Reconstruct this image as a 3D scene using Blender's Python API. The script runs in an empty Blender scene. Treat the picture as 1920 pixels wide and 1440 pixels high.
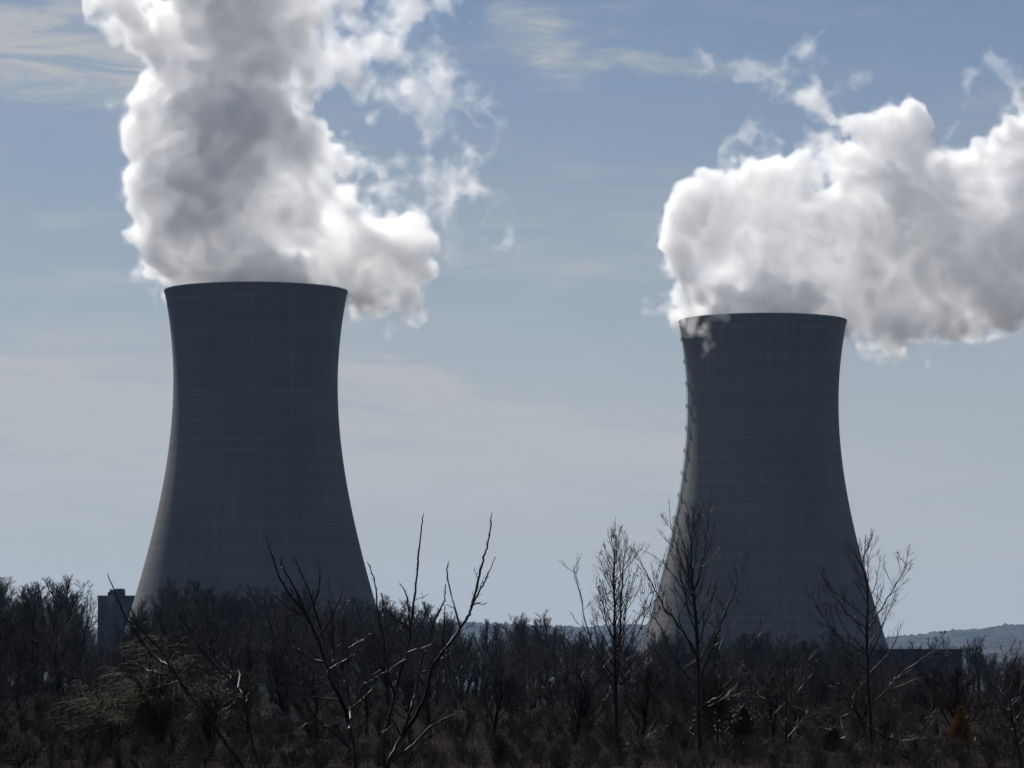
import bpy, math, random
import numpy as np
from mathutils import Vector

C = bpy.context.scene.collection
S = bpy.context.scene
R = math.radians

# ------------------------------------------------------------------ camera
F_PX = 7500.0                 # focal length in pixels of a 1920 px wide frame
HORIZON = 1290.0              # row of the horizon
CAM_Z = 1.7
PITCH = math.atan((HORIZON - 720.0) / F_PX)
cam_data = bpy.data.cameras.new("camera")
cam_data.sensor_width = 36.0
cam_data.lens = 36.0 * F_PX / 1920.0
cam_data.clip_start = 0.5
cam_data.clip_end = 60000.0
cam = bpy.data.objects.new("camera", cam_data)
C.objects.link(cam)
cam.location = (0, 0, CAM_Z)
cam.rotation_euler = (R(90) + PITCH, 0, 0)
S.camera = cam

def at(px, py, Y):
    """world point on the plane y = Y seen at a pixel of the 1920x1440 photograph"""
    x = (px - 960.0) / F_PX
    y = (720.0 - py) / F_PX
    d = np.array([x, math.cos(PITCH) - y * math.sin(PITCH), math.sin(PITCH) + y * math.cos(PITCH)])
    return np.array([0, 0, CAM_Z]) + d * (Y / d[1])

def mpp(Y):                   # metres per photograph pixel at distance Y
    return Y / F_PX

# ------------------------------------------------------------------ light
SUN_EL, SUN_AZ = R(42), R(-26)          # azimuth from +Y, positive to the right
SUN_STRENGTH = 5.0
SKY_STRENGTH = 0.05
EXPOSURE = 0.05

S.render.engine = 'CYCLES'
S.view_settings.view_transform = 'Standard'
S.view_settings.look = 'None'
S.view_settings.gamma = 1.0
S.view_settings.use_curve_mapping = False
S.view_settings.exposure = EXPOSURE
cy = S.cycles
cy.use_denoising = True
cy.max_bounces = 52
cy.diffuse_bounces = 2
cy.glossy_bounces = 2
cy.transmission_bounces = 2
cy.volume_bounces = 48
cy.transparent_max_bounces = 96
cy.sample_clamp_indirect = 6.0

world = bpy.data.worlds.new("World")
S.world = world
world.use_nodes = True

class NB:
    """small helper to write node trees"""
    def __init__(s, tree):
        s.t = tree; s.n = tree.nodes; s.l = tree.links
    def new(s, typ, **kw):
        n = s.n.new(typ)
        for k, v in kw.items():
            setattr(n, k, v)
        return n
    def put(s, sock, v):
        if isinstance(v, bpy.types.NodeSocket):
            s.l.new(v, sock)
        else:
            sock.default_value = v
    def math(s, op, a, b=None, c=None, clamp=False):
        n = s.new('ShaderNodeMath', operation=op, use_clamp=clamp)
        s.put(n.inputs[0], a)
        if b is not None: s.put(n.inputs[1], b)
        if c is not None: s.put(n.inputs[2], c)
        return n.outputs[0]
    def noise(s, vec, scale, detail=4, rough=0.55, dist=0.0, dim='3D'):
        n = s.new('ShaderNodeTexNoise', noise_dimensions=dim)
        s.put(n.inputs['Vector'], vec)
        n.inputs['Scale'].default_value = scale
        n.inputs['Detail'].default_value = detail
        n.inputs['Roughness'].default_value = rough
        n.inputs['Distortion'].default_value = dist
        return n.outputs['Fac']
    def ramp(s, fac, lo, hi, a=0.0, b=1.0, smooth=True):
        n = s.new('ShaderNodeMapRange', interpolation_type='SMOOTHSTEP' if smooth else 'LINEAR')
        s.put(n.inputs['Value'], fac)
        n.inputs['From Min'].default_value = lo
        n.inputs['From Max'].default_value = hi
        n.inputs['To Min'].default_value = a
        n.inputs['To Max'].default_value = b
        return n.outputs[0]
    def mix(s, fac, a, b, blend='MIX'):
        n = s.new('ShaderNodeMix', data_type='RGBA', blend_type=blend)
        s.put(n.inputs[0], fac)
        s.put(n.inputs[6], a)
        s.put(n.inputs[7], b)
        return n.outputs[2]
    def mapping(s, vec, scale=(1, 1, 1), loc=(0, 0, 0), rot=(0, 0, 0)):
        n = s.new('ShaderNodeMapping')
        s.put(n.inputs['Vector'], vec)
        n.inputs['Scale'].default_value = scale
        n.inputs['Location'].default_value = loc
        n.inputs['Rotation'].default_value = rot
        return n.outputs[0]

def build_world():
    w = NB(world.node_tree)
    for n in list(w.n): w.n.remove(n)
    out = w.new('ShaderNodeOutputWorld')
    bg = w.new('ShaderNodeBackground')
    sky = w.new('ShaderNodeTexSky', sky_type='NISHITA')
    sky.sun_disc = False
    sky.sun_elevation = SUN_EL
    sky.sun_rotation = SUN_AZ
    sky.altitude = 60.0
    sky.air_density = 1.0
    sky.dust_density = 0.3
    sky.ozone_density = 2.2
    # thin high cloud, laid out by compass direction and elevation (degrees)
    geo = w.new('ShaderNodeTexCoord')
    sep = w.new('ShaderNodeSeparateXYZ')
    w.l.new(geo.outputs['Generated'], sep.inputs[0])
    az = w.math('MULTIPLY', w.math('ARCTAN2', sep.outputs[0], sep.outputs[1]), 57.29578)
    el = w.math('MULTIPLY', w.math('ARCSINE', sep.outputs[2]), 57.29578)
    comb = w.new('ShaderNodeCombineXYZ')
    w.l.new(az, comb.inputs[0]); w.l.new(el, comb.inputs[1])
    dirv = comb.outputs[0]
    big = w.noise(w.mapping(dirv, (0.10, 0.42, 1), rot=(0, 0, R(-4))), 1.0, 5, 0.55, 0.6)
    fine = w.noise(w.mapping(dirv, (0.42, 2.6, 1), rot=(0, 0, R(-8))), 1.0, 8, 0.62, 0.9)
    # ragged outlines for the cloud patches
    wob1 = w.noise(w.mapping(dirv, (0.55, 1.3, 1), (4, 1, 0)), 1.0, 6, 0.55, 0.4)
    wob2 = w.noise(w.mapping(dirv, (0.6, 1.6, 1), (9, 7, 0)), 1.0, 6, 0.55, 0.4)
    azw = w.math('ADD', az, w.math('MULTIPLY', w.math('SUBTRACT', wob1, 0.5), 2.6))
    elw = w.math('ADD', el, w.math('MULTIPLY', w.math('SUBTRACT', wob2, 0.5), 1.1))
    def spot(a0, e0, sa, se, tilt=0.0):
        """soft patch in the sky"""
        ct, st = math.cos(tilt), math.sin(tilt)
        da = w.math('SUBTRACT', azw, a0); de = w.math('SUBTRACT', elw, e0)
        u = w.math('DIVIDE', w.math('ADD', w.math('MULTIPLY', da, ct), w.math('MULTIPLY', de, st)), sa)
        v = w.math('DIVIDE', w.math('SUBTRACT', w.math('MULTIPLY', de, ct), w.math('MULTIPLY', da, st)), se)
        q = w.math('ADD', w.math('MULTIPLY', u, u), w.math('MULTIPLY', v, v))
        return w.math('EXPONENT', w.math('MULTIPLY', q, -1.0))
    def dg(px, py):
        return math.degrees(math.atan((px - 960) / F_PX)), math.degrees(math.atan((HORIZON - py) / F_PX))
    def patch(px, py, sx, sy, tilt, k):
        a0, e0 = dg(px, py)
        return w.math('MULTIPLY', spot(a0, e0, sx / F_PX * 57.3, sy / F_PX * 57.3, tilt), k)
    spots = [patch(60, 760, 330, 70, R(-6), 1.0), patch(810, 730, 240, 30, R(-14), 1.0),
             patch(780, 800, 330, 40, R(-2), 0.45), patch(90, 90, 330, 90, R(-4), 1.2),
             patch(1000, 55, 80, 40, R(-50), 0.7), patch(1170, 103, 230, 17, R(-4), 0.85), patch(1080, 20, 120, 30, R(0), 0.35),
             patch(1000, 500, 420, 40, R(2), 0.25), patch(150, 540, 260, 22, R(1), 0.3),
             patch(1100, 860, 520, 60, R(0), 0.35), patch(300, 900, 600, 70, R(0), 0.4), patch(1250, 870, 260, 50, R(-6), 0.5), patch(80, 420, 260, 16, R(3), 0.25), patch(1050, 330, 300, 20, R(2), 0.2), patch(1500, 20, 260, 14, R(-3), 0.2), patch(120, 700, 160, 22, R(-20), 0.6)]
    tot = spots[0]
    for s_ in spots[1:]:
        tot = w.math('ADD', tot, s_)
    streak = w.ramp(fine, 0.36, 0.66)
    veil = w.math('MULTIPLY', tot, w.math('ADD', w.math('MULTIPLY', streak, 0.85), 0.25))
    gen = w.math('MULTIPLY', w.ramp(big, 0.42, 0.75), w.math('ADD', w.math('MULTIPLY', streak, 0.5), 0.3))
    veil = w.math('ADD', veil, w.math('MULTIPLY', gen, 0.75), clamp=True)
    veil = w.math('MULTIPLY', veil, w.ramp(el, 22.0, 40.0, 1.0, 0.0))
    veil = w.math('MULTIPLY', veil, w.ramp(el, 0.2, 2.0, 0.2, 1.0))
    # pale band of thin haze cloud low down
    low = w.math('ADD', w.ramp(el, 0.0, 11.5, 0.78, 0.0), 0.08)
    veil = w.math('ADD', w.math('MULTIPLY', veil, 0.8), low, clamp=True)
    blue = w.mix(1.0, sky.outputs[0], (0.67, 0.75, 0.915, 1), 'MULTIPLY')
    cloud_col = (8.9, 9.2, 9.5, 1)
    col = w.mix(veil, blue, cloud_col)
    w.l.new(col, bg.inputs['Color'])
    bg.inputs['Strength'].default_value = SKY_STRENGTH
    w.l.new(bg.outputs[0], out.inputs['Surface'])
build_world()

sun_data = bpy.data.lights.new("sun", 'SUN')
sun_data.energy = SUN_STRENGTH
sun_data.angle = R(0.53)
sun_data.color = (1.0, 0.955, 0.89)
sun = bpy.data.objects.new("sun", sun_data)
C.objects.link(sun)
sdir = Vector((math.sin(SUN_AZ) * math.cos(SUN_EL), math.cos(SUN_AZ) * math.cos(SUN_EL), math.sin(SUN_EL)))
sun.rotation_euler = (-sdir).to_track_quat('-Z', 'Y').to_euler()
sun.location = (0, 0, 400)

# ------------------------------------------------------------------ object helpers
def tag(o, label=None, cat=None, group=None, kind=None):
    if label: o['label'] = label
    if cat: o['category'] = cat
    if group: o['group'] = group
    if kind: o['kind'] = kind
    return o

def empty(name, loc, label, cat, group=None, rz=0.0):
    o = bpy.data.objects.new(name, None)
    C.objects.link(o)
    o.location = loc
    o.rotation_euler = (0, 0, rz)
    o.empty_display_size = 1.0
    return tag(o, label, cat, group)

def mesh_np(name, verts, quads, mat, parent=None, smooth=True, tris=None):
    """mesh object from arrays; verts in the space of the parent"""
    me = bpy.data.meshes.new(name)
    verts = np.asarray(verts, dtype=np.float32)
    quads = np.asarray(quads, dtype=np.int32).reshape(-1, 4)
    nt = 0 if tris is None else len(tris)
    me.vertices.add(len(verts))
    me.vertices.foreach_set('co', verts.ravel())
    loops = quads.ravel()
    starts = np.arange(len(quads), dtype=np.int32) * 4
    tot = np.full(len(quads), 4, dtype=np.int32)
    if nt:
        tr = np.asarray(tris, dtype=np.int32).reshape(-1, 3)
        starts = np.concatenate([starts, len(loops) + np.arange(nt, dtype=np.int32) * 3])
        loops = np.concatenate([loops, tr.ravel()])
    me.loops.add(len(loops))
    me.loops.foreach_set('vertex_index', loops.astype(np.int32))
    me.polygons.add(len(starts))
    me.polygons.foreach_set('loop_start', starts.astype(np.int32))
    me.update(calc_edges=True)
    if smooth:
        me.polygons.foreach_set('use_smooth', np.ones(len(starts), dtype=bool))
    me.validate()
    if mat: me.materials.append(mat)
    o = bpy.data.objects.new(name, me)
    C.objects.link(o)
    if parent: o.parent = parent
    return o

class Tubes:
    """tapered tubes along polylines, gathered into one mesh"""
    def __init__(s): s.v = []; s.q = []; s.n = 0
    def add(s, pts, rad, k=3):
        pts = np.asarray(pts, dtype=np.float64); n = len(pts)
        rad = np.broadcast_to(np.asarray(rad, dtype=np.float64), (n,))
        t = np.gradient(pts, axis=0)
        t /= np.linalg.norm(t, axis=1, keepdims=True) + 1e-12
        ref = np.array([0.31, 0.87, 0.39]) if abs(t[0] @ np.array([0.31, 0.87, 0.39])) < 0.9 else np.array([1.0, 0, 0])
        u = np.cross(t, ref); u /= np.linalg.norm(u, axis=1, keepdims=True) + 1e-12
        w = np.cross(t, u)
        a = np.arange(k) * (2 * math.pi / k)
        ring = pts[:, None, :] + rad[:, None, None] * (np.cos(a)[None, :, None] * u[:, None, :] + np.sin(a)[None, :, None] * w[:, None, :])
        s.v.append(ring.reshape(-1, 3))
        i = np.arange(n - 1)[:, None] * k; j = np.arange(k)[None, :]; j2 = (j + 1) % k
        s.q.append((np.stack([i + j, i + j2, i + k + j2, i + k + j], -1) + s.n).reshape(-1, 4))
        s.n += n * k
    def blob(s, c, r):
        """small faceted ball"""
        k = 6
        zs = np.array([-1, -0.55, 0.0, 0.55, 1.0]); rr = np.array([0.05, 0.83, 1.0, 0.83, 0.05])
        s.add(np.array(c) + np.stack([np.zeros(5), np.zeros(5), zs * r], 1), rr * r, k)
    def build(s, name, mat, parent=None):
        if not s.v: return None
        return mesh_np(name, np.concatenate(s.v), np.concatenate(s.q), mat, parent)

class Boxes:
    def __init__(s): s.v = []; s.q = []; s.n = 0
    def add(s, lo, hi):
        (x0, y0, z0), (x1, y1, z1) = lo, hi
        s.v.append(np.array([[x0,y0,z0],[x1,y0,z0],[x1,y1,z0],[x0,y1,z0],[x0,y0,z1],[x1,y0,z1],[x1,y1,z1],[x0,y1,z1]], float))
        s.q.append(np.array([[0,3,2,1],[4,5,6,7],[0,1,5,4],[1,2,6,5],[2,3,7,6],[3,0,4,7]]) + s.n)
        s.n += 8
    def build(s, name, mat, parent=None):
        return mesh_np(name, np.concatenate(s.v), np.concatenate(s.q), mat, parent, smooth=False)

# ------------------------------------------------------------------ materials
def new_mat(name):
    m = bpy.data.materials.new(name)
    m.use_nodes = True
    b = NB(m.node_tree)
    bsdf = b.n['Principled BSDF']
    return m, b, bsdf

def mat_concrete():
    m, b, p = new_mat('tower_concrete')
    tc = b.new('ShaderNodeTexCoord')
    sep = b.new('ShaderNodeSeparateXYZ'); b.l.new(tc.outputs['Object'], sep.inputs[0])
    ang = b.math('ARCTAN2', sep.outputs[0], sep.outputs[1])
    z = sep.outputs[2]
    # lifts of formwork: each ring of concrete has its own shade, with a thin joint
    lift = b.math('FLOOR', b.math('DIVIDE', z, 1.45))
    wn = b.new('ShaderNodeTexWhiteNoise', noise_dimensions='1D'); b.l.new(lift, wn.inputs['W'])
    panel = b.math('FLOOR', b.math('MULTIPLY', ang, 16.0))
    wv = b.new('ShaderNodeCombineXYZ'); b.l.new(lift, wv.inputs[0]); b.l.new(panel, wv.inputs[1])
    wn2 = b.new('ShaderNodeTexWhiteNoise', noise_dimensions='2D'); b.l.new(wv.outputs[0], wn2.inputs['Vector'])
    cyl = b.new('ShaderNodeCombineXYZ')
    b.l.new(b.math('MULTIPLY', ang, 35.0), cyl.inputs[0]); b.l.new(z, cyl.inputs[1])
    cv = cyl.outputs[0]
    streak = b.noise(b.mapping(cv, (0.45, 0.018, 1)), 1.0, 6, 0.6)
    rings = b.noise(b.mapping(cv, (0.02, 0.55, 1)), 1.0, 5, 0.6)
    blot = b.noise(b.mapping(cv, (0.03, 0.02, 1)), 1.0, 4, 0.5)
    grain = b.noise(b.mapping(cv, (1.6, 1.6, 1)), 1.0, 4, 0.75)
    f = b.math('ADD', b.math('MULTIPLY', wn.outputs[0], 0.15), b.math('MULTIPLY', wn2.outputs[0], 0.025))
    f = b.math('ADD', f, b.math('MULTIPLY', streak, 0.5)); f = b.math('ADD', f, b.math('MULTIPLY', b.math('SUBTRACT', b.noise(b.mapping(cv, (1.3, 0.012, 1), (5, 5, 0)), 1.0, 5, 0.6), 0.5), 0.28)); f = b.math('SUBTRACT', f, 0.08)
    f = b.math('ADD', f, b.math('MULTIPLY', rings, 0.24))
    f = b.math('ADD', f, b.math('MULTIPLY', blot, 0.6))
    f = b.math('ADD', f, b.math('MULTIPLY', b.math('SUBTRACT', grain, 0.5), 1.1)); f = b.math('ADD', f, 0.22)
    # rain streaks that start at a joint and run down
    run = b.math('MULTIPLY', b.ramp(b.noise(b.mapping(cv, (0.55, 0.022, 1), (7.3, 2.1, 0)), 1.0, 3, 0.5), 0.64, 0.74),
                 b.ramp(b.noise(b.mapping(cv, (0.07, 0.05, 1), (3, 9, 0)), 1.0, 2, 0.5), 0.52, 0.66))
    col = b.mix(b.ramp(f, 0.62, 1.42, smooth=False), (0.088, 0.085, 0.086, 1), (0.225, 0.213, 0.203, 1))
    col = b.mix(b.math('MULTIPLY', run, 0.45), col, (0.06, 0.06, 0.065, 1))
    b.l.new(col, p.inputs['Base Color'])
    p.inputs['Roughness'].default_value = 0.9
    p.inputs['Specular IOR Level'].default_value = 0.25
    fr = b.math('FRACT', b.math('DIVIDE', z, 1.45))
    joint = b.ramp(b.math('ABSOLUTE', b.math('SUBTRACT', fr, 0.5)), 0.40, 0.5)
    bump = b.new('ShaderNodeBump'); bump.inputs['Strength'].default_value = 0.45; bump.inputs['Distance'].default_value = 0.2
    b.l.new(b.math('ADD', b.math('MULTIPLY', joint, -0.2), b.math('MULTIPLY', rings, 0.8)), bump.inputs['Height'])
    b.l.new(bump.outputs[0], p.inputs['Normal'])
    return m

def mat_noise(name, c1, c2, scale, rough=0.8, detail=5, spec=0.3, stretch=(1, 1, 1), bump=0.0, coord='Object'):
    m, b, p = new_mat(name)
    tc = b.new('ShaderNodeTexCoord')
    n = b.noise(b.mapping(tc.outputs[coord], stretch), scale, detail, 0.6)
    b.l.new(b.mix(b.ramp(n, 0.32, 0.68), (*c1, 1), (*c2, 1)), p.inputs['Base Color'])
    p.inputs['Roughness'].default_value = rough
    p.inputs['Specular IOR Level'].default_value = spec
    if bump:
        bp = b.new('ShaderNodeBump'); bp.inputs['Strength'].default_value = bump
        b.l.new(n, bp.inputs['Height']); b.l.new(bp.outputs[0], p.inputs['Normal'])
    return m

M = {}
M['concrete'] = mat_concrete()
M['rim'] = mat_noise('rim_concrete', (0.10, 0.10, 0.10), (0.17, 0.165, 0.16), 0.4, 0.9)
M['steel'] = mat_noise('galvanised_steel', (0.14, 0.14, 0.14), (0.24, 0.24, 0.23), 1.2, 0.5, spec=0.5)
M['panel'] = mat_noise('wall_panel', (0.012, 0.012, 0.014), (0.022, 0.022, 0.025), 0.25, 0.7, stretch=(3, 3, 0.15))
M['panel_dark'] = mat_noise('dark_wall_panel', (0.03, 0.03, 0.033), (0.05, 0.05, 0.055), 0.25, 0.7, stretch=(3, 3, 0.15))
M['roof'] = mat_noise('roof_sheet', (0.08, 0.08, 0.085), (0.12, 0.12, 0.125), 0.3, 0.6)
M['glass'] = mat_noise('window_glass', (0.015, 0.017, 0.02), (0.03, 0.032, 0.036), 0.8, 0.15, spec=0.5)
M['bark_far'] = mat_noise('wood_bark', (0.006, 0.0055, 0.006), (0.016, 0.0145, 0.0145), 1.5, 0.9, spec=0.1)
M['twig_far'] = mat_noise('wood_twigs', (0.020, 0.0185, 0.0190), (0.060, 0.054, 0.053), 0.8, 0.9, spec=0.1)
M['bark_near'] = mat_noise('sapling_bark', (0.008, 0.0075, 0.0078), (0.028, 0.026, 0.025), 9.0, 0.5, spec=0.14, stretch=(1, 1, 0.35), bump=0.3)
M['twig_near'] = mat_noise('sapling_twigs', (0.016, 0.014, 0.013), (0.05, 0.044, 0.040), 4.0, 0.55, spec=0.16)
M['shrub_twig'] = mat_noise('shrub_twigs', (0.017, 0.0148, 0.0150), (0.056, 0.048, 0.046), 1.2, 0.85, spec=0.15)
M['willow'] = mat_noise('willow_strands', (0.016, 0.014, 0.008), (0.075, 0.064, 0.032), 2.5, 0.7, spec=0.15)
M['brush'] = mat_noise('dry_brush', (0.018, 0.0145, 0.0135), (0.064, 0.051, 0.046), 0.35, 0.9, spec=0.0)
M['seed'] = mat_noise('seed_ball', (0.02, 0.015, 0.012), (0.04, 0.03, 0.024), 30.0, 0.8)
M['cedar'] = mat_noise('cedar_green', (0.022, 0.030, 0.014), (0.055, 0.062, 0.026), 2.2, 0.6, spec=0.3)
M['cedar_brown'] = mat_noise('cedar_rust', (0.10, 0.055, 0.018), (0.30, 0.18, 0.06), 2.6, 0.6, spec=0.3)
M['ground'] = mat_noise('field_soil', (0.012, 0.0102, 0.0100), (0.034, 0.028, 0.026), 0.25, 0.95, detail=8, spec=0.0)
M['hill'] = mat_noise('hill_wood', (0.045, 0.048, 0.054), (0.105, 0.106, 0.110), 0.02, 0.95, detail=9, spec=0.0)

def mat_volume(name, col, dens, g):
    m = bpy.data.materials.new(name); m.use_nodes = True
    b = NB(m.node_tree)
    for n in list(b.n): b.n.remove(n)
    out = b.new('ShaderNodeOutputMaterial')
    v = b.new('ShaderNodeVolumeScatter')
    v.inputs['Color'].default_value = (*col, 1)
    v.inputs['Density'].default_value = dens
    v.inputs['Anisotropy'].default_value = g
    b.l.new(v.outputs[0], out.inputs['Volume'])
    return m
STEAM_G = 0.5
for nm, dens in (('veil', 0.018), ('outer', 0.06), ('mid', 0.13), ('core', 0.13), ('wisp', 0.009), ('strand', 0.028), ('thin', 0.03), ('thick', 0.07)):
    M['steam_' + nm] = mat_volume('steam_' + nm, (1, 1, 1), dens, STEAM_G)

# ------------------------------------------------------------------ ground and hills
def build_ground():
    xs = np.concatenate([-np.geomspace(14000, 60, 26), np.linspace(-50, 50, 21), np.geomspace(60, 14000, 26)])
    ys = np.concatenate([[-400, -100, -30], np.linspace(0, 300, 31), np.geomspace(320, 14000, 40)])
    X, Y = np.meshgrid(xs, ys, indexing='ij')
    rng = np.random.default_rng(3)
    Z = rng.normal(0, 0.06, X.shape) * (Y < 400)
    v = np.stack([X, Y, Z], -1).reshape(-1, 3)
    nx, ny = X.shape
    i, j = np.meshgrid(np.arange(nx - 1), np.arange(ny - 1), indexing='ij')
    a = i * ny + j
    q = np.stack([a, a + ny, a + ny + 1, a + 1], -1).reshape(-1, 4)
    o = mesh_np('ground', v, q, M['ground'])
    tag(o, kind='structure')
build_ground()

def build_hill(name, Yc, profile, seed, depth):
    """a wooded ridge: its crest follows heights measured along it, with a front and a back slope"""
    rng = np.random.default_rng(seed)
    px = np.linspace(-700, 2700, 900)
    py = np.interp(px, [p[0] for p in profile], [p[1] for p in profile])
    crest = np.array([at(a, b, Yc)[2] for a, b in zip(px, py)])
    k = np.ones(9) / 9
    crest = np.convolve(np.pad(crest, 4, mode='edge'), k, 'valid')
    rough = rng.normal(0, 1, (len(px), 15))
    tt = np.linspace(-1, 1, 15)
    v = []
    for i, a in enumerate(px):
        x = (a - 960) / F_PX * Yc
        for j, t in enumerate(tt):
            h = crest[i] * (math.cos(t * math.pi / 2) ** 1.3) - 1.0 * (abs(t) > 0.99)
            v.append((x, Yc + t * depth, h + rough[i, j] * 1.7 * (1 - abs(t))))
    nx, ny = len(px), 15
    i, j = np.meshgrid(np.arange(nx - 1), np.arange(ny - 1), indexing='ij')
    a = i * ny + j
    q = np.stack([a, a + ny, a + ny + 1, a + 1], -1).reshape(-1, 4)
    tag(mesh_np(name, v, q, M['hill'], smooth=False), kind='structure')
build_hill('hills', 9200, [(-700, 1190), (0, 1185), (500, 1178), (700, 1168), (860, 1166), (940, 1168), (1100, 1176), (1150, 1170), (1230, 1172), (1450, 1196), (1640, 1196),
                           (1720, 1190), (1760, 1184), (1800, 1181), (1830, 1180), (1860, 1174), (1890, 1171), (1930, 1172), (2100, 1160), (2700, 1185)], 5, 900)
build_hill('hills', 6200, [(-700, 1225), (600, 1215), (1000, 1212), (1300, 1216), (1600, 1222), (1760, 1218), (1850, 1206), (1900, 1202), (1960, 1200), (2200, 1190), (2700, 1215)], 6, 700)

# ------------------------------------------------------------------ cooling towers
D_L, D_R = 1526.0, 1668.0
U = mpp(D_L)                                   # tower measures come from the near tower

def tower_profile(n=90):
    """(z, r) of the hyperboloid shell, z up from the ground, in metres"""
    zt = 118.0; a = 154.4 * U; top = 153.2
    z = np.concatenate([np.linspace(0, top - 2.2, n), [top - 2.0, top - 0.9, top]])
    b = np.where(z < zt, 385.0, 352.0) * U
    r = a * np.sqrt(1 + ((z - zt) / b) ** 2)
    return z, r

def build_tower(px, D, z0, label, group):
    c = at(px, HORIZON, D); c[2] = z0
    root = empty('cooling_tower', c, label, 'cooling tower', group)
    z, r = tower_profile()
    k = 220
    a = np.arange(k) * 2 * math.pi / k
    zz = np.concatenate([z, z[::-1]]); rr = np.concatenate([r, (r - 0.7)[::-1]])
    ring = np.stack([rr[:, None] * np.cos(a), rr[:, None] * np.sin(a), np.broadcast_to(zz[:, None], (len(zz), k))], -1)
    n = len(zz)
    i = np.arange(n)[:, None] * k; i2 = ((np.arange(n) + 1) % n)[:, None] * k
    j = np.arange(k)[None, :]; j2 = (j + 1) % k
    q = np.stack([i + j, i + j2, i2 + j2, i2 + j], -1).reshape(-1, 4)
    mesh_np('shell', ring.reshape(-1, 3), q, M['concrete'], root)
    # stiffening ring and walkway parapet round the mouth
    rt = r[-1]
    prof = np.array([(rt - 0.75, 153.21), (rt + 0.55, 153.21), (rt + 0.6, 152.75), (rt + 0.01, 152.2), (rt + 0.01, 152.6), (rt - 0.7, 153.15)])
    prof = np.array([(rt + 0.02, 152.5), (rt + 0.16, 152.6), (rt + 0.16, 153.5), (rt + 0.0, 153.5), (rt - 0.02, 153.22), (rt - 0.72, 153.22), (rt - 0.72, 153.21), (rt + 0.01, 153.205)])
    n = len(prof)
    ring = np.stack([prof[:, 0:1] * np.cos(a), prof[:, 0:1] * np.sin(a), np.broadcast_to(prof[:, 1:2], (n, k))], -1)
    i = np.arange(n)[:, None] * k; i2 = ((np.arange(n) + 1) % n)[:, None] * k
    q = np.stack([i + j, i + j2, i2 + j2, i2 + j], -1).reshape(-1, 4)
    mesh_np('rim', ring.reshape(-1, 3), q, M['rim'], root, smooth=False)
    return root, z, r

TOWERS = 'hyperboloid cooling towers'
tl, tz, tr_ = build_tower(476.5, D_L, 0.0, 'large grey cooling tower on the left with smooth sides and tall rising steam', TOWERS)
tr, _, _ = build_tower(1433.5, D_R, 1.6, 'grey cooling tower on the right with a caged ladder up its left edge', TOWERS)

def build_ladder(root):
    """caged ladder with rest platforms, climbing the left flank of a tower"""
    azim = R(180 + 9)                            # left flank, a little towards the viewer
    ca, sa = math.cos(azim), math.sin(azim)
    rad = np.array([ca, sa, 0]); tan = np.array([-sa, ca, 0])
    zs = np.linspace(8, 151, 90)
    rs = np.interp(zs, tz, tr_)
    line = rad[None, :] * rs[:, None] + np.array([0, 0, 1.0])[None, :] * zs[:, None]
    lad = Tubes()
    for s in (-0.35, 0.35):
        lad.add(line + rad * 0.35 + tan * s, 0.07, 4)
    cage = Tubes()
    for th in (-70, -25, 25, 70):
        d = rad * (0.35 + 0.85 * math.cos(R(th))) + tan * 0.7 * math.sin(R(th))
        lad.add(line + d, 0.045, 3)
    for z in np.arange(8.5, 150, 1.0):
        c = rad * np.interp(z, tz, tr_) + np.array([0, 0, z])
        lad.add([c + rad * 0.35 - tan * 0.35, c + rad * 0.35 + tan * 0.35], 0.035, 3)
        th = np.radians(np.linspace(-95, 95, 7))
        lad.add([c + rad * (0.35 + 0.85 * math.cos(t)) + tan * 0.7 * math.sin(t) for t in th], 0.04, 3)
    l = lad.build('ladder', M['steel'], root)
    for zc in np.arange(14.5, 150, 9.3):
        p = Tubes()
        rr = np.interp(zc, tz, tr_)
        c = rad * rr + np.array([0, 0, zc])
        b = Boxes()
        b.add((-0.0, -0.8, -0.10), (1.5, 0.8, 0.0))
        V = np.concatenate(b.v); V = c + V[:, 0:1] * rad + V[:, 1:2] * tan + V[:, 2:3] * np.array([0, 0, 1.0])
        p.v.append(V); p.q.append(np.concatenate(b.q)); p.n = 8
        for (u, w_) in ((1.45, -0.75), (1.45, 0.75), (0.2, -0.75), (0.2, 0.75), (1.45, 0)):
            q = c + rad * u + tan * w_
            p.add([q, q + np.array([0, 0, 1.15])], 0.06, 4)
        for h in (0.6, 1.15):
            p.add([c + rad * 0.2 - tan * 0.75 + np.array([0, 0, h]), c + rad * 1.45 - tan * 0.75 + np.array([0, 0, h]),
                   c + rad * 1.45 + tan * 0.75 + np.array([0, 0, h]), c + rad * 0.2 + tan * 0.75 + np.array([0, 0, h])], 0.055, 4)
        p.add([c + rad * 1.4 - np.array([0, 0, 0.1]), c - np.array([0, 0, 1.6])], 0.08, 4)
        p.build('platform', M['steel'], l)
build_ladder(tr)

# ------------------------------------------------------------------ buildings
def wbox(b, px0, py0, px1, py1, Y, depth, base=None, dy=0.0):
    """box whose front face spans a measured rectangle at distance Y"""
    p0 = at(px0, py1, Y); p1 = at(px1, py0, Y)
    b.add((p0[0], Y + dy, p0[2] if base is None else base), (p1[0], Y + dy + depth, p1[2]))

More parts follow.
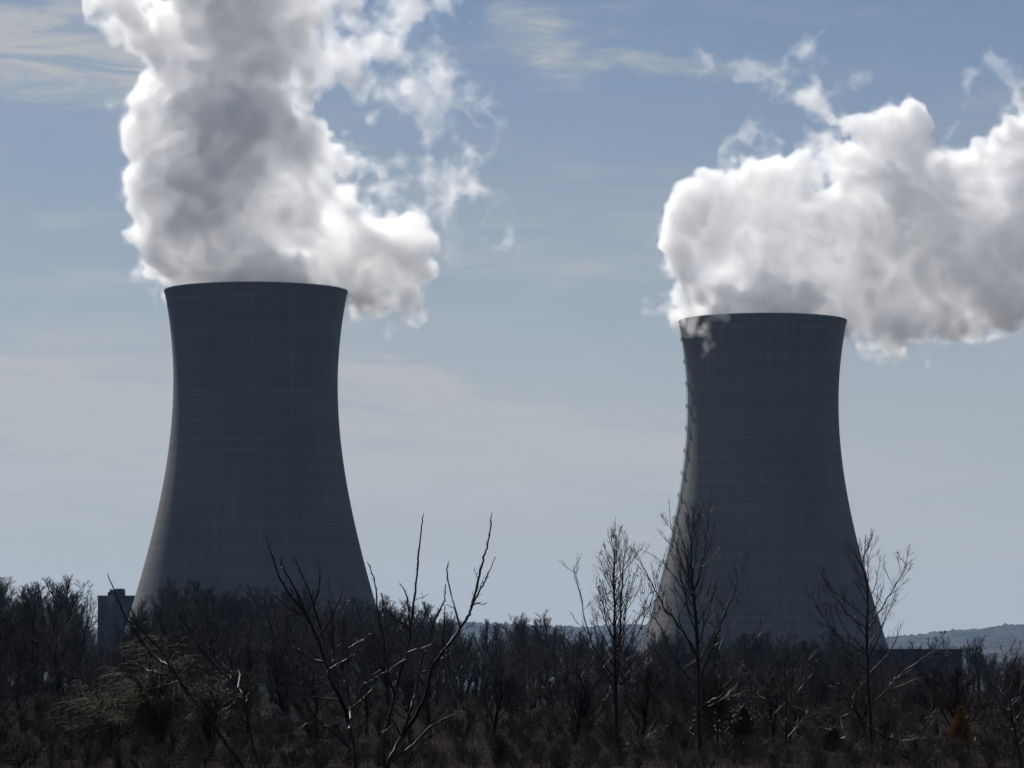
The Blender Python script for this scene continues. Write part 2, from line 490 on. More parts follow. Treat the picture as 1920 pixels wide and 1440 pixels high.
def build_block():
    Y = 1660.0
    c = at(215, HORIZON, Y); c[2] = 0
    root = empty('reactor_building', (0, 0, 0), 'dark square block building with a small roof house left of the left tower', 'building')
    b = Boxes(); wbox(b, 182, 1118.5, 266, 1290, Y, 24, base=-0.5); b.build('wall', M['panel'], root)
    b = Boxes(); wbox(b, 181.6, 1116.5, 266.4, 1118.4, Y, 24.3, dy=-0.15); b.build('parapet', M['roof'], root)
    # roof house with a sloped left shoulder
    p = [at(201, 1116.4, Y), at(201, 1111, Y), at(208, 1105.5, Y), at(229, 1105, Y), at(229, 1116.4, Y)]
    f = np.array(p); f[:, 1] = Y + 2; bk = f.copy(); bk[:, 1] = Y + 14
    v = np.concatenate([f, bk])
    q = [[i, (i + 1) % 5, (i + 1) % 5 + 5, i + 5] for i in range(5)] + [[0, 3, 2, 1], [5, 6, 7, 8]]
    rh = mesh_np('roof_house', v, q, M['panel'], root, smooth=False, tris=[[0, 4, 3], [5, 8, 9]])
    b = Boxes(); wbox(b, 203.5, 1104, 207, 1106.5, Y, 1.0, dy=5); wbox(b, 214, 1103.2, 229.4, 1104.9, Y, 8.0, dy=3); b.build('vent', M['roof'], rh)
build_block()

def build_long():
    Y = 930.0
    root = empty('long_building', (0, 0, 0), 'long low dark flat roofed building below the right tower behind the trees', 'building')
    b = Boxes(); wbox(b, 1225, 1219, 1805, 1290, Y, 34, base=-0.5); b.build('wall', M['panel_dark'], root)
    b = Boxes(); wbox(b, 1224, 1216.6, 1806, 1218.9, Y, 34.6, dy=-0.3); b.build('roof_edge', M['roof'], root)
    for k in range(9):
        b = Boxes(); x = 1262 + k * 60; wbox(b, x, 1240, x + 26, 1254, Y, 0.16, dy=-0.12); b.build('window', M['glass'], root)
    b = Boxes(); wbox(b, 1735, 1258, 1775, 1290, Y, 0.16, dy=-0.1, base=0.0); b.build('door', M['panel'], root)
build_long()

def build_mast():
    Y = 990.0
    c = at(1769, HORIZON, Y); c[2] = 0
    root = empty('light_pole', c, 'thin floodlight pole standing behind the long low building at right', 'pole')
    top = at(1769, 1186, Y)[2]
    t = Tubes(); t.add([(0, 0, 0), (0, 0, top * 0.5), (0, 0, top)], [0.16, 0.13, 0.09], 6); t.add([(-0.55, 0, top - 0.25), (0.55, 0, top - 0.25)], 0.05, 4)
    t.build('pole', M['steel'], root)
    for s in (-1, 1):
        b = Boxes(); b.add((s * 0.45 - 0.22, -0.25, top - 0.15), (s * 0.45 + 0.22, 0.2, top + 0.35)); b.build('floodlight', M['panel_dark'], root)
build_mast()

# ------------------------------------------------------------------ bare trees
UP = np.array([0, 0, 1.0])
def unit(v): return v / (np.linalg.norm(v) + 1e-12)

def perp(rng, d):
    v = rng.normal(size=3); v -= d * (v @ d); return unit(v)

def grow(rng, tubes, p, d, L, r, lvl, spec):
    """one limb and its side limbs; spec[lvl] = (steps, wander, up, kids, start, angle, ratio, sides)"""
    n, wander, up, kids, start, angle, ratio, sides = spec[lvl]
    pts = [p]; dirs = [d]
    for s in range(n):
        d = unit(d + rng.normal(size=3) * wander + UP * up)
        p = p + d * (L / n)
        pts.append(p); dirs.append(d)
    last = lvl == len(spec) - 1
    rad = r * np.linspace(1.0, 0.45 if not last else 0.35, n + 1)
    tubes[min(lvl, len(tubes) - 1)].add(pts, rad, sides)
    if last: return
    pts = np.array(pts)
    for c in range(kids):
        t = start + (1 - start) * (c + rng.random()) / kids
        f = t * n; i = min(int(f), n - 1); q = pts[i] + (pts[i + 1] - pts[i]) * (f - i)
        a = angle * (0.75 + 0.5 * rng.random()) * (1.0 - 0.35 * t if lvl == 0 else 1.0)
        cd = unit(dirs[i + 1] * math.cos(a) + perp(rng, dirs[i + 1]) * math.sin(a))
        cl = L * ratio * (0.7 + 0.6 * rng.random()) * (1.0 - 0.45 * t)
        cr = max(rad[min(i + 1, n)] * (0.62 if lvl else 0.5), spec_min(spec, lvl))
        grow(rng, tubes, q, cd, cl, cr, lvl + 1, spec)
    # the tip carries on as a fork
    for c in range(2):
        a = R(12 + 20 * rng.random())
        cd = unit(dirs[-1] * math.cos(a) + perp(rng, dirs[-1]) * math.sin(a))
        grow(rng, tubes, pts[-1], cd, L * ratio * 0.62, max(rad[-1] * 0.8, spec_min(spec, lvl)), lvl + 1, spec)

def spec_min(spec, lvl): return [0.05, 0.026, 0.013, 0.007, 0.0048][min(lvl, 4)]

#          steps wander up    kids start angle   ratio sides
OAK = [(6, 0.09, 0.04, 9, 0.30, R(58), 0.80, 6),
       (6, 0.13, 0.09, 7, 0.22, R(44), 0.50, 4),
       (5, 0.15, 0.09, 5, 0.20, R(38), 0.50, 3),
       (4, 0.15, 0.09, 6, 0.15, R(34), 0.60, 3),
       (3, 0.12, 0.08, 0, 0, 0, 0, 3)]
TALL = [(8, 0.06, 0.10, 11, 0.36, R(46), 0.56, 6),
        (6, 0.12, 0.14, 6, 0.25, R(38), 0.50, 4),
        (5, 0.15, 0.12, 5, 0.20, R(36), 0.50, 3),
        (4, 0.16, 0.10, 5, 0.15, R(34), 0.62, 3),
        (3, 0.13, 0.08, 0, 0, 0, 0, 3)]
SHRUB = [(5, 0.14, 0.06, 7, 0.12, R(40), 0.6, 4),
         (5, 0.20, 0.08, 5, 0.2, R(42), 0.52, 3),
         (4, 0.26, 0.06, 4, 0.2, R(44), 0.55, 3),
         (3, 0.26, 0.06, 0, 0, 0, 0, 3)]

def tree_proto(seed, spec, name='bare_tree', H=10.0):
    rng = np.random.default_rng(seed)
    trunk, crown = Tubes(), Tubes()
    grow(rng, [trunk, trunk, crown], np.zeros(3), unit(np.array([rng.normal() * 0.06, rng.normal() * 0.06, 1])), 6.2, 0.23, 0, spec)
    top = max(v[:, 2].max() for v in crown.v)
    k = H / top
    for t in (trunk, crown): t.v = [v * k for v in t.v]
    root = empty(name, (0, 0, 0), 'x', 'tree')
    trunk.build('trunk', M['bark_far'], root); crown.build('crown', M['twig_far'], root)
    return root

def shrub_proto(seed, H=4.0):
    rng = np.random.default_rng(seed)
    stems, twigs = Tubes(), Tubes()
    for s in range(6):
        a = rng.random() * 6.283; lean = 0.25 + 0.35 * rng.random()
        grow(rng, [stems, twigs], np.array([math.cos(a), math.sin(a), 0]) * 0.12, unit(np.array([math.cos(a) * lean, math.sin(a) * lean, 1])), 2.6, 0.035, 0, SHRUB)
    top = max(v[:, 2].max() for v in twigs.v); k = H / top
    for t in (stems, twigs): t.v = [v * k for v in t.v]
    root = empty('bare_shrub', (0, 0, 0), 'x', 'shrub')
    stems.build('stems', M['shrub_twig'], root); twigs.build('twigs', M['shrub_twig'], root)
    return root

def dup(root):
    r = root.copy(); C.objects.link(r)
    for ch in root.children:
        c = ch.copy(); C.objects.link(c); c.parent = r
    return r

protos = [tree_proto(11 + i, OAK if i % 2 == 0 else TALL) for i in range(8)]
shrubs = [shrub_proto(51 + i) for i in range(4)]
used = set()
def place(pool, idx, loc, scale, rz, label, group):
    p = pool[idx]
    o = p if p.name not in used else dup(p)
    used.add(p.name)
    o.location = loc; o.scale = (scale[0], scale[0], scale[1]) if isinstance(scale, tuple) else (scale,) * 3
    o.rotation_euler = (0, 0, rz)
    o['label'] = label; o['group'] = group
    return o

TOPLINE = [(-160, 1090), (0, 1087), (60, 1080), (110, 1072), (150, 1092), (172, 1130), (186, 1206), (230, 1204), (250, 1138), (275, 1108), (300, 1098), (350, 1090), (420, 1092), (470, 1100),
           (540, 1105), (600, 1110), (680, 1122), (720, 1128), (800, 1130), (860, 1142), (895, 1168), (912, 1190), (930, 1172), (955, 1152), (1000, 1150), (1050, 1158), (1100, 1182), (1150, 1196),
           (1220, 1194), (1300, 1194), (1400, 1190), (1500, 1190), (1600, 1198), (1670, 1206), (1700, 1236), (1795, 1240), (1820, 1216), (1850, 1212), (1870, 1230), (1920, 1226), (2080, 1226)]
def topline(px): return float(np.interp(px, [p[0] for p in TOPLINE], [p[1] for p in TOPLINE])) - 22.0

REGIONS = [(195, 'bare tree in the tall clump at the left edge of the wood', 'trees of the tall clump at left'),
           (715, 'bare tree in the dark wood in front of the left tower', 'trees in front of the left tower'),
           (1215, 'bare tree in the dark wood in the gap between the two towers', 'trees between the towers'),
           (1690, 'bare tree in the dark wood in front of the right tower', 'trees in front of the right tower'),
           (9999, 'bare tree in the wood below the distant blue hills at right', 'trees below the hills at right')]
def region(px):
    for lim, lab, grp in REGIONS:
        if px < lim: return lab, grp

def build_wood():
    rng = np.random.default_rng(2024)
    rows = [(620, 0, 44), (575, 8, 54), (525, 0, 54), (475, 14, 56), (430, 26, 52), (370, 44, 56), (310, 46, 80), (240, 72, 92), (185, 100, 104), (145, 112, 130), (118, 140, 150)]
    for Y0, drop, step in rows:
        px = -60 + rng.random() * step
        while px < 1990:
            Y = Y0 + rng.uniform(-0.06, 0.06) * Y0
            drop_ = drop + abs(rng.normal()) * (18 if Y0 > 200 else 34)
            # narrow trees in the dips of the outline, so that they do not fill them
            wide = 1.0 + 0.5 * rng.random()
            ty = topline(px) + drop_
            for it in range(2):                  # crowns must not spread over the dips of the outline
                h = max(at(px, ty, Y)[2], 2.5)
                sxy = wide * max(h, 8.0 if Y > 330 else 3.0) / 10
                half = 3.0 * sxy / mpp(Y) * 0.55
                ty = max(topline(px - half), topline(px), topline(px + half)) + drop_
            h = max(at(px, ty, Y)[2], 2.5)
            sxy = min(sxy, 1.5 * h / 10)
            base = at(px, HORIZON, Y); base[2] = -0.15
            lab, grp = region(px)
            place(protos, int(rng.integers(len(protos))), base, (sxy, h / 10.0), rng.random() * 6.28, lab, grp)
            px += step * (0.7 + 0.6 * rng.random())
build_wood()
for px, py, Y_ in ((240, 1152, 440), (252, 1124, 425), (264, 1112, 455), (236, 1172, 330), (214, 1206, 310), (226, 1192, 345), (246, 1150, 360)):
    b_ = at(px, HORIZON, Y_); b_[2] = -0.15
    h_ = at(px, py, Y_)[2]
    place(protos, 2 * (px % 4), b_, (h_ / 10 * 0.72, h_ / 10), px, *region(px))
for px, py in ((1712, 1196), (1745, 1190), (1790, 1188), (1815, 1194), (1838, 1186)):
    b_ = at(px, HORIZON, 1010 + px % 7 * 4); b_[2] = -0.15
    h_ = at(px, py, 1010)[2]
    place(protos, px % 8, b_, (h_ / 10 * 0.95, h_ / 10), px, 'bare tree rising behind the roof of the long low building', 'trees behind the long building')

def build_shrubs():
    rng = np.random.default_rng(77)
    for Y0, ty0, step in [(260, 1268, 60), (205, 1300, 60), (165, 1318, 58), (142, 1328, 58), (124, 1342, 60), (110, 1358, 60), (98, 1376, 58), (90, 1392, 56), (84, 1404, 60)]:
        px = -40 + rng.random() * step
        while px < 1970:
            Y = Y0 + rng.uniform(-0.05, 0.05) * Y0
            top = at(px, ty0 + rng.normal() * 16, Y)[2]
            base = at(px, HORIZON, Y); base[2] = -0.1
            h = max(top, 0.5)
            place(shrubs, int(rng.integers(len(shrubs))), base, (h / 4.0 * rng.uniform(1.0, 1.45), h / 4.0), rng.random() * 6.28,
                  'bare twiggy shrub in the brown thicket at the foot of the wood', 'shrubs at the foot of the wood')
            px += step * (0.7 + 0.6 * rng.random())
build_shrubs()

# ------------------------------------------------------------------ saplings in front of the wood
def spline(pts, n, rng=None, jit=0.0):
    """smooth curve through the points with n steps per span and small kinks"""
    P = np.asarray(pts, float); P = np.vstack([2 * P[0] - P[1], P, 2 * P[-1] - P[-2]])
    out = []
    for i in range(1, len(P) - 2):
        for s in range(n):
            t = s / n
            out.append(0.5 * (2 * P[i] + (P[i + 1] - P[i - 1]) * t + (2 * P[i - 1] - 5 * P[i] + 4 * P[i + 1] - P[i + 2]) * t * t + (3 * P[i] - P[i - 1] - 3 * P[i + 1] + P[i + 2]) * t ** 3))
    out.append(P[-2]); out = np.array(out)
    if rng is not None and jit: out[1:-1] += rng.normal(size=(len(out) - 2, 3)) * jit
    return out

TWIG = [(5, 0.16, 0.05, 4, 0.25, R(40), 0.45, 4), (4, 0.20, 0.06, 3, 0.2, R(38), 0.5, 3), (3, 0.2, 0.06, 0, 0, 0, 0, 3)]
def side_limbs(rng, limbs, twigs, line, rads, n, start, Lfun, ang, up=0.10, seeds=None, seed_z=None, rmul=0.5, seed_n=40):
    """limbs leaving a leader all round, each with twigs"""
    m = len(line) - 1
    for c in range(n):
        t = start + (1 - start) * (c + rng.random() * 0.9) / n
        f = min(t * m, m - 1e-3); i = int(f)
        p = line[i] + (line[i + 1] - line[i]) * (f - i)
        d0 = unit(line[i + 1] - line[i])
        a = ang * (1.15 - 0.5 * t) * rng.uniform(0.85, 1.15)
        az = c * 2.399 + rng.random() * 0.6
        side = np.array([math.cos(az), math.sin(az), 0])
        d = unit(d0 * math.cos(a) + side * math.sin(a))
        L = Lfun(t) * rng.uniform(0.75, 1.2)
        r0 = max(rads[i] * rmul, 0.006)
        k = 7; pts = [p]; dd = d
        for s in range(k):
            dd = unit(dd + rng.normal(size=3) * 0.10 + UP * up)
            pts.append(pts[-1] + dd * L / k)
        pts = np.array(pts); rr = np.linspace(r0 * 0.85, 0.0042, k + 1)
        limbs.add(pts, rr, 5)
        for s in range(int(4 + L * 5.5)):
            u = rng.uniform(0.15, 1.0) * (k - 0.01); j = int(u)
            q = pts[j] + (pts[j + 1] - pts[j]) * (u - j)
            dj = unit(pts[j + 1] - pts[j]); b = R(rng.uniform(22, 46))
            cd = unit(dj * math.cos(b) + perp(rng, dj) * math.sin(b) + UP * 0.15)
            l2 = L * rng.uniform(0.22, 0.55) * (1.1 - 0.6 * u / k)
            w = [q]; e = cd
            for z in range(4):
                e = unit(e + rng.normal(size=3) * 0.12 + UP * 0.10); w.append(w[-1] + e * l2 / 4)
            twigs.add(w, np.linspace(0.0046, 0.0026, 5), 3)
            for y in range(int(rng.integers(0, 3))):
                g = rng.integers(1, 4); e2 = unit(e + perp(rng, e) * 0.6 + UP * 0.15); l3 = l2 * rng.uniform(0.2, 0.45)
                w2 = [w[g], w[g] + e2 * l3 * 0.5, w[g] + e2 * l3 + rng.normal(size=3) * 0.02]
                twigs.add(w2, [0.0036, 0.0030, 0.0022], 3)
                if seeds is not None and seed_z[0] < w2[-1][2] < seed_z[1] and rng.random() < (0.10 if seed_n > 30 else 0.03):
                    seeds.append(w2[-1] - UP * rng.uniform(0.02, 0.06))

def px_line(pts, Y, depth=0.0, rng=None):
    """polyline of measured points at distance Y, wandering in depth"""
    out = []
    dz = 0.0
    for i, (x, y) in enumerate(pts):
        out.append(at(x, y, Y + dz))
        if rng is not None: dz += rng.normal() * depth
    return np.array(out)

def build_sapling(base_px, Y, leaders, n, spread, ang, label, seed, ball=False, extra=(), group='bare saplings before the wood', start=0.22, w0=5.0, lowest=0.0):
    rng = np.random.default_rng(seed)
    base = at(base_px, HORIZON, Y); base[2] = 0.0
    root = empty('sapling', base, label, 'tree', group)
    trunk, limbs, twigs = Tubes(), Tubes(), Tubes(); seeds = []
    m = mpp(Y)
    seed_z = (at(0, 1195, Y)[2], at(0, 1075, Y)[2])
    for li, pts in enumerate(leaders):
        P = px_line(pts, Y, 0.12, rng)
        if li == 0: P[0][2] = -0.05; P[0][:2] = base[:2]
        line = spline(P, 5, rng, 0.007)
        rads = np.linspace((w0 if li == 0 else w0 * 0.55) * m, 0.006, len(line)) ** 1.0
        trunk.add(line, rads, 7)
        top = line[-1][2]
        nn = n if li == 0 else int(n * 0.4)
        side_limbs(rng, limbs, twigs, line, rads, nn, start if li == 0 else 0.25, lambda t: spread * m * (1.12 - 0.9 * t), ang, 0.13, seeds if ball else None, seed_z, seed_n=n)
    for pts, w in extra:
        P = px_line(pts, Y, 0.22, rng)
        line = spline(P, 6, rng, 0.020)
        rads = np.linspace(w * 0.8 * m, 0.006, len(line))
        limbs.add(line, rads, 5)
        side_limbs(rng, limbs, twigs, line, rads, 11, 0.2, lambda t: 62 * m * (1.1 - 0.6 * t), R(48), 0.08, seeds if ball else None, seed_z, seed_n=n)
    for t in (trunk, limbs, twigs): t.v = [v - base for v in t.v]
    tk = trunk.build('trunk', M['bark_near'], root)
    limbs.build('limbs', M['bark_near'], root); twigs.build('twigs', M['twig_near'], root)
    if seeds:
        for s in seeds[:60]:
            sb = Tubes(); sb.blob(s - base, 0.024); sb.build('seed_ball', M['seed'], root)
    return root

build_sapling(1158, 100, [[(1158, 1455), (1156, 1340), (1153, 1250), (1152, 1150), (1151, 1070), (1155, 1002)],
                          [(1156, 1290), (1163, 1190), (1166, 1100), (1172, 1026)]], 50, 140, R(42),
              'slim bare sapling dotted with dark seed balls, left of the right tower', 101, ball=True, start=0.30, w0=5.2,
              extra=[([(1158, 1300), (1130, 1250), (1105, 1190), (1085, 1100), (1075, 1062)], 2.4), ([(1160, 1250), (1195, 1190), (1225, 1120), (1238, 1060)], 2.0),
                     ([(1157, 1340), (1110, 1300), (1080, 1265), (1065, 1240)], 2.0), ([(1160, 1400), (1200, 1390), (1240, 1360)], 2.0)])
build_sapling(1313, 96, [[(1313, 1455), (1311, 1350), (1309, 1250), (1304, 1150), (1298, 1090), (1296, 1020), (1302, 975)]], 34, 165, R(44),
              'bare sapling with the thickest trunk, in front of the right tower left flank', 102, ball=True, start=0.34, w0=6.2,
              extra=[([(1310, 1230), (1268, 1165), (1240, 1130), (1205, 1060), (1190, 1030)], 3.0), ([(1313, 1270), (1340, 1200), (1360, 1150), (1385, 1090), (1397, 1040)], 3.0),
                     ([(1304, 1120), (1285, 1070), (1265, 1010), (1255, 965)], 2.2), ([(1302, 1110), (1320, 1040), (1325, 980), (1322, 960)], 2.2),
                     ([(1312, 1290), (1270, 1240), (1240, 1180), (1215, 1150)], 2.4), ([(1314, 1345), (1345, 1300), (1350, 1230), (1345, 1215)], 2.0),
                     ([(1312, 1330), (1355, 1300), (1400, 1230), (1440, 1150)], 2.4)])
build_sapling(1630, 98, [[(1638, 1455), (1634, 1380), (1628, 1280), (1625, 1190), (1627, 1110), (1618, 1060), (1622, 1030)]], 30, 150, R(50),
              'bare sapling with wide level limbs at the right tower right flank', 103, ball=True, start=0.34, w0=5.2,
              extra=[([(1634, 1365), (1590, 1340), (1560, 1365), (1520, 1345), (1505, 1330)], 2.4), ([(1634, 1370), (1670, 1385), (1715, 1385), (1738, 1345)], 2.2),
                     ([(1629, 1330), (1665, 1290), (1690, 1265), (1745, 1225), (1765, 1230)], 2.4), ([(1627, 1310), (1590, 1290), (1545, 1275), (1535, 1245)], 2.2),
                     ([(1626, 1180), (1590, 1150), (1560, 1110), (1540, 1080)], 2.0), ([(1627, 1180), (1660, 1130), (1690, 1080), (1700, 1050)], 2.0),
                     ([(1627, 1230), (1580, 1200), (1545, 1160), (1522, 1120)], 2.0)])
build_sapling(1473, 118, [[(1473, 1450), (1474, 1380), (1473, 1300), (1472, 1240), (1480, 1190)]], 16, 110, R(50),
              'small bare sapling between the two taller ones before the right tower', 104, start=0.2, w0=3.4,
              extra=[([(1474, 1350), (1495, 1290), (1505, 1260), (1525, 1220)], 2.0), ([(1472, 1370), (1440, 1320), (1425, 1290), (1400, 1270)], 1.8)])
build_sapling(1915, 84, [[(1925, 1455), (1908, 1390), (1895, 1330), (1900, 1260), (1908, 1215)]], 12, 90, R(45),
              'bare sapling with pale crooked twigs at the right edge', 105, start=0.2, w0=4.2,
              extra=[([(1900, 1360), (1880, 1320), (1874, 1270), (1890, 1220)], 2.0), ([(1910, 1400), (1895, 1370), (1915, 1335), (1935, 1310)], 2.0)])

# ------------------------------------------------------------------ nearest bare saplings, long whips
def c2(pts): return [(480 + x * 0.34732, 940 + y * 0.34732) for x, y in pts]
def c1(pts): return [(x * 0.27778, 1040 + y * 0.27778) for x, y in pts]

def build_whips(base_px, Y, stems, label, seed, twig_n=5):
    """stems: list of (points, width at start in px, is a trunk)"""
    rng = np.random.default_rng(seed)
    base = at(base_px, HORIZON, Y); base[2] = 0.0
    root = empty('sapling', base, label, 'tree', 'bare saplings nearest the camera')
    trunk, limbs, twigs = Tubes(), Tubes(), Tubes()
    m = mpp(Y)
    for pts, w, main in stems:
        P = px_line(pts, Y, 0.10 if main else 0.16, rng)
        if main:
            # carry the stem on down to the ground
            d = P[0] - P[1]; k = 1
            foot = np.array([base[0] + rng.normal() * 0.05, base[1] + rng.normal() * 0.1, -0.05])
            P = np.vstack([foot, 0.5 * (foot + P[0]) + np.array([d[0] * 0.2, 0, 0]), P])
        n = 6
        line = spline(P, n, rng, 0.0035)
        L = len(line)
        wend = 1.05
        rads = (w * (1 - np.linspace(0, 1, L)) ** 0.8 * 0.5 + wend * 0.5 * np.linspace(0.3, 1, L) + 0.2) * m
        # swollen nodes along the shoot
        rads = rads * (1 + 0.16 * (rng.random(L) > 0.72)) 
        rads[-1] *= 0.5
        (trunk if main else limbs).add(line, rads, 7)
        # buds, spurs and side twigs
        for i in range(2, L - 1):
            if line[i][2] < at(0, 1445, Y)[2]: continue
            d0 = unit(line[i + 1] - line[i])
            if rng.random() < 0.4:
                e = unit(d0 + perp(rng, d0) * 0.8); q = line[i]
                twigs.add([q, q + e * m * rng.uniform(3, 6), q + e * m * rng.uniform(6, 8)], [0.7 * m, 0.6 * m, 0.25 * m], 4)
        for c in range(twig_n if main else max(1, twig_n // 3)):
            i = int(rng.uniform(0.25, 0.8) * (L - 2)); q = line[i]
            if q[2] < at(0, 1445, Y)[2]: continue
            d0 = unit(line[i + 1] - line[i]); e = unit(d0 * 0.6 + perp(rng, d0))
            ln = rng.uniform(18, 60) * m; ps = [q]
            for z in range(5):
                e = unit(e + rng.normal(size=3) * 0.2 + UP * 0.06); ps.append(ps[-1] + e * ln / 5)
            twigs.add(ps, np.linspace(0.85, 0.4, 6) * m, 5)
            for y in range(2):
                g = int(rng.integers(1, 5)); e2 = unit(e + perp(rng, e)); l2 = ln * rng.uniform(0.2, 0.45)
                twigs.add([ps[g], ps[g] + e2 * l2 * 0.5, ps[g] + e2 * l2 + rng.normal(size=3) * l2 * 0.1], [0.6 * m, 0.5 * m, 0.3 * m], 4)
    for t in (trunk, limbs, twigs): t.v = [v - base for v in t.v]
    limbs.q += [q + limbs.n for q in twigs.q]; limbs.v += twigs.v
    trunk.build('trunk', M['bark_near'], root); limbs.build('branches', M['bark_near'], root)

build_whips(668, 40, [
    (c2([(540, 1440), (515, 1260), (490, 1160), (460, 1070), (400, 960), (370, 850), (330, 740), (270, 610), (245, 580), (165, 480), (120, 390), (85, 290), (45, 175)]), 9.5, True),
    (c2([(505, 1230), (510, 1130), (490, 1000), (470, 965), (390, 840), (350, 690), (310, 560), (285, 480), (240, 380), (200, 288)]), 5.0, False),
    (c2([(265, 600), (230, 520), (190, 430), (150, 370), (130, 305)]), 3.4, False), (c2([(310, 570), (335, 480), (352, 385)]), 2.6, False),
    (c2([(275, 618), (180, 580), (90, 505)]), 2.6, False), (c2([(330, 740), (400, 640), (445, 545), (470, 478)]), 3.0, False),
    (c2([(510, 1335), (400, 1230), (320, 1150), (250, 1055), (215, 1000)]), 4.0, False), (c2([(455, 1075), (340, 1060), (230, 1050)]), 2.6, False),
    (c2([(485, 990), (497, 860), (495, 790), (450, 745)]), 3.0, False), (c2([(497, 795), (560, 760), (620, 715)]), 2.2, False),
    (c2([(372, 866), (290, 850), (240, 810), (190, 775)]), 2.6, False), (c2([(400, 905), (490, 850), (570, 800)]), 2.6, False),
    (c2([(425, 880), (408, 610), (390, 530)]), 2.8, False), (c2([(505, 1190), (560, 1100), (575, 1040), (580, 970)]), 2.4, False),
    (c2([(490, 1130), (560, 1080), (640, 1000)]), 2.4, False), (c2([(365, 1200), (300, 1170)]), 2.2, False)],
    'dark bare sapling at lower centre leaning left, long whips crossing the left tower', 201)
build_whips(728, 38, [
    (c2([(710, 1440), (790, 1270), (850, 1180), (920, 1040), (950, 900), (1000, 830), (1080, 720), (1140, 630), (1165, 560), (1205, 400), (1225, 320), (1250, 240), (1265, 150), (1273, 60)]), 8.5, True),
    (c2([(690, 1440), (690, 1280), (715, 1180), (745, 1070), (770, 960), (790, 880), (820, 800), (835, 680), (850, 560), (870, 400), (880, 260), (895, 130), (905, 62)]), 7.5, True),
    (c2([(1160, 570), (1210, 480), (1250, 400), (1290, 300)]), 3.0, False),
    (c2([(790, 1265), (830, 1140), (860, 1030), (885, 900), (920, 790), (960, 660), (1000, 570), (1020, 520), (1022, 445)]), 4.6, False),
    (c2([(1105, 690), (1075, 580), (1050, 490), (1030, 380), (1040, 328)]), 3.2, False), (c2([(1010, 830), (1010, 750), (1015, 640), (1022, 560)]), 2.6, False),
    (c2([(835, 700), (750, 630), (680, 565)]), 2.6, False), (c2([(833, 690), (815, 520), (775, 435)]), 3.0, False),
    (c2([(750, 1040), (720, 960), (700, 870), (690, 740), (665, 640), (650, 500), (635, 410), (600, 325)]), 4.2, False),
    (c2([(820, 815), (920, 785), (990, 735)]), 2.6, False), (c2([(810, 855), (710, 915), (620, 970), (560, 1000)]), 2.8, False),
    (c2([(948, 910), (880, 925), (790, 935)]), 2.4, False), (c2([(740, 1400), (850, 1310), (930, 1225), (1010, 1180), (1100, 1135)]), 3.6, False),
    (c2([(785, 1268), (750, 1200), (700, 1135)]), 2.8, False), (c2([(955, 890), (935, 850)]), 2.2, False), (c2([(770, 965), (740, 930)]), 2.2, False),
    (c2([(1165, 560), (1220, 545)]), 2.0, False)],
    'dark bare sapling at lower centre leaning right, tall whips against open sky', 202)
build_whips(462, 44, [
    (c1([(1640, 1440), (1520, 1270), (1430, 1130), (1340, 1020), (1240, 890), (1160, 770), (1060, 700), (980, 620), (900, 500), (830, 390), (770, 235), (720, 125)]), 6.5, True),
    (c1([(1150, 760), (1080, 640), (940, 490), (880, 360)]), 3.0, False), (c1([(1190, 825), (1060, 800), (980, 770)]), 2.4, False)],
    'single dark bare whip slanting up left across the drooping tree', 203, 7)
build_whips(492, 52, [
    (c1([(1760, 1440), (1720, 1340), (1650, 1000), (1600, 890), (1440, 740), (1330, 600), (1230, 420)]), 6.0, True),
    (c1([(1605, 900), (1620, 800), (1610, 740)]), 3.0, False), (c1([(1650, 970), (1560, 950), (1420, 900)]), 2.6, False), (c1([(1670, 1080), (1700, 1130), (1660, 1040)]), 2.2, False),
    (c1([(1600, 880), (1560, 800), (1500, 730)]), 2.6, False)],
    'thin crooked bare sapling right of the drooping tree', 204, 7)

# ------------------------------------------------------------------ drooping willow-like tree
def build_willow(base_px, Y, top_py, half_px, n, label, seed):
    rng = np.random.default_rng(seed)
    base = at(base_px, HORIZON, Y); base[2] = 0.0
    root = empty('weeping_tree', base, label, 'tree', 'drooping trees before the wood')
    m = mpp(Y); H = at(0, top_py, Y)[2]; W = half_px * m
    trunk, limbs, strands = Tubes(), Tubes(), Tubes()
    tline = spline([(0, 0, -0.05), (0.05, 0, H * 0.2), (-0.04, 0.05, H * 0.42)], 5)
    trunk.add(tline, np.linspace(0.11, 0.07, len(tline)), 7)
    tips = []
    for c in range(44):
        az = c * 2.399 + rng.random() * 0.5; rr = W * rng.uniform(0.12, 0.85)
        zt = H * (0.97 - 0.5 * (rr / W) ** 1.6) * rng.uniform(0.38, 1.0)
        z0 = H * rng.uniform(0.04, 0.30)
        e = np.array([math.cos(az) * rr, math.sin(az) * rr, zt]); s = np.array([0, 0, z0])
        mid = s * 0.45 + e * 0.55; mid[:2] *= 0.75; mid[2] = z0 + (zt - z0) * 0.7
        line = spline([s, mid, e], 6, rng, 0.03)
        limbs.add(line, np.linspace(0.035, 0.010, len(line)), 4); tips.append(line)
    for c in range(n):
        line = tips[int(rng.integers(len(tips)))]
        i = int(rng.uniform(0.05, 1.0) * (len(line) - 1)); p = line[i]
        out = unit(np.array([p[0], p[1], 0]) + rng.normal(size=3) * np.array([0.6, 0.6, 0]) * W * 0.6 + np.array([-0.25 * W, 0, 0]))
        L = rng.uniform(0.35, 1.15); d = unit(out * rng.uniform(0.6, 1.0) + UP * rng.uniform(0.3, 1.0)); ps = [p]
        k = 7
        for z in range(k):
            d = unit(d - UP * rng.uniform(0.15, 0.42) + rng.normal(size=3) * 0.05); ps.append(ps[-1] + d * L / k)
        strands.add(ps, np.linspace(0.0055, 0.0028, k + 1), 3)
    trunk.build('trunk', M['bark_near'], root); limbs.build('limbs', M['willow'], root); strands.build('strands', M['willow'], root)
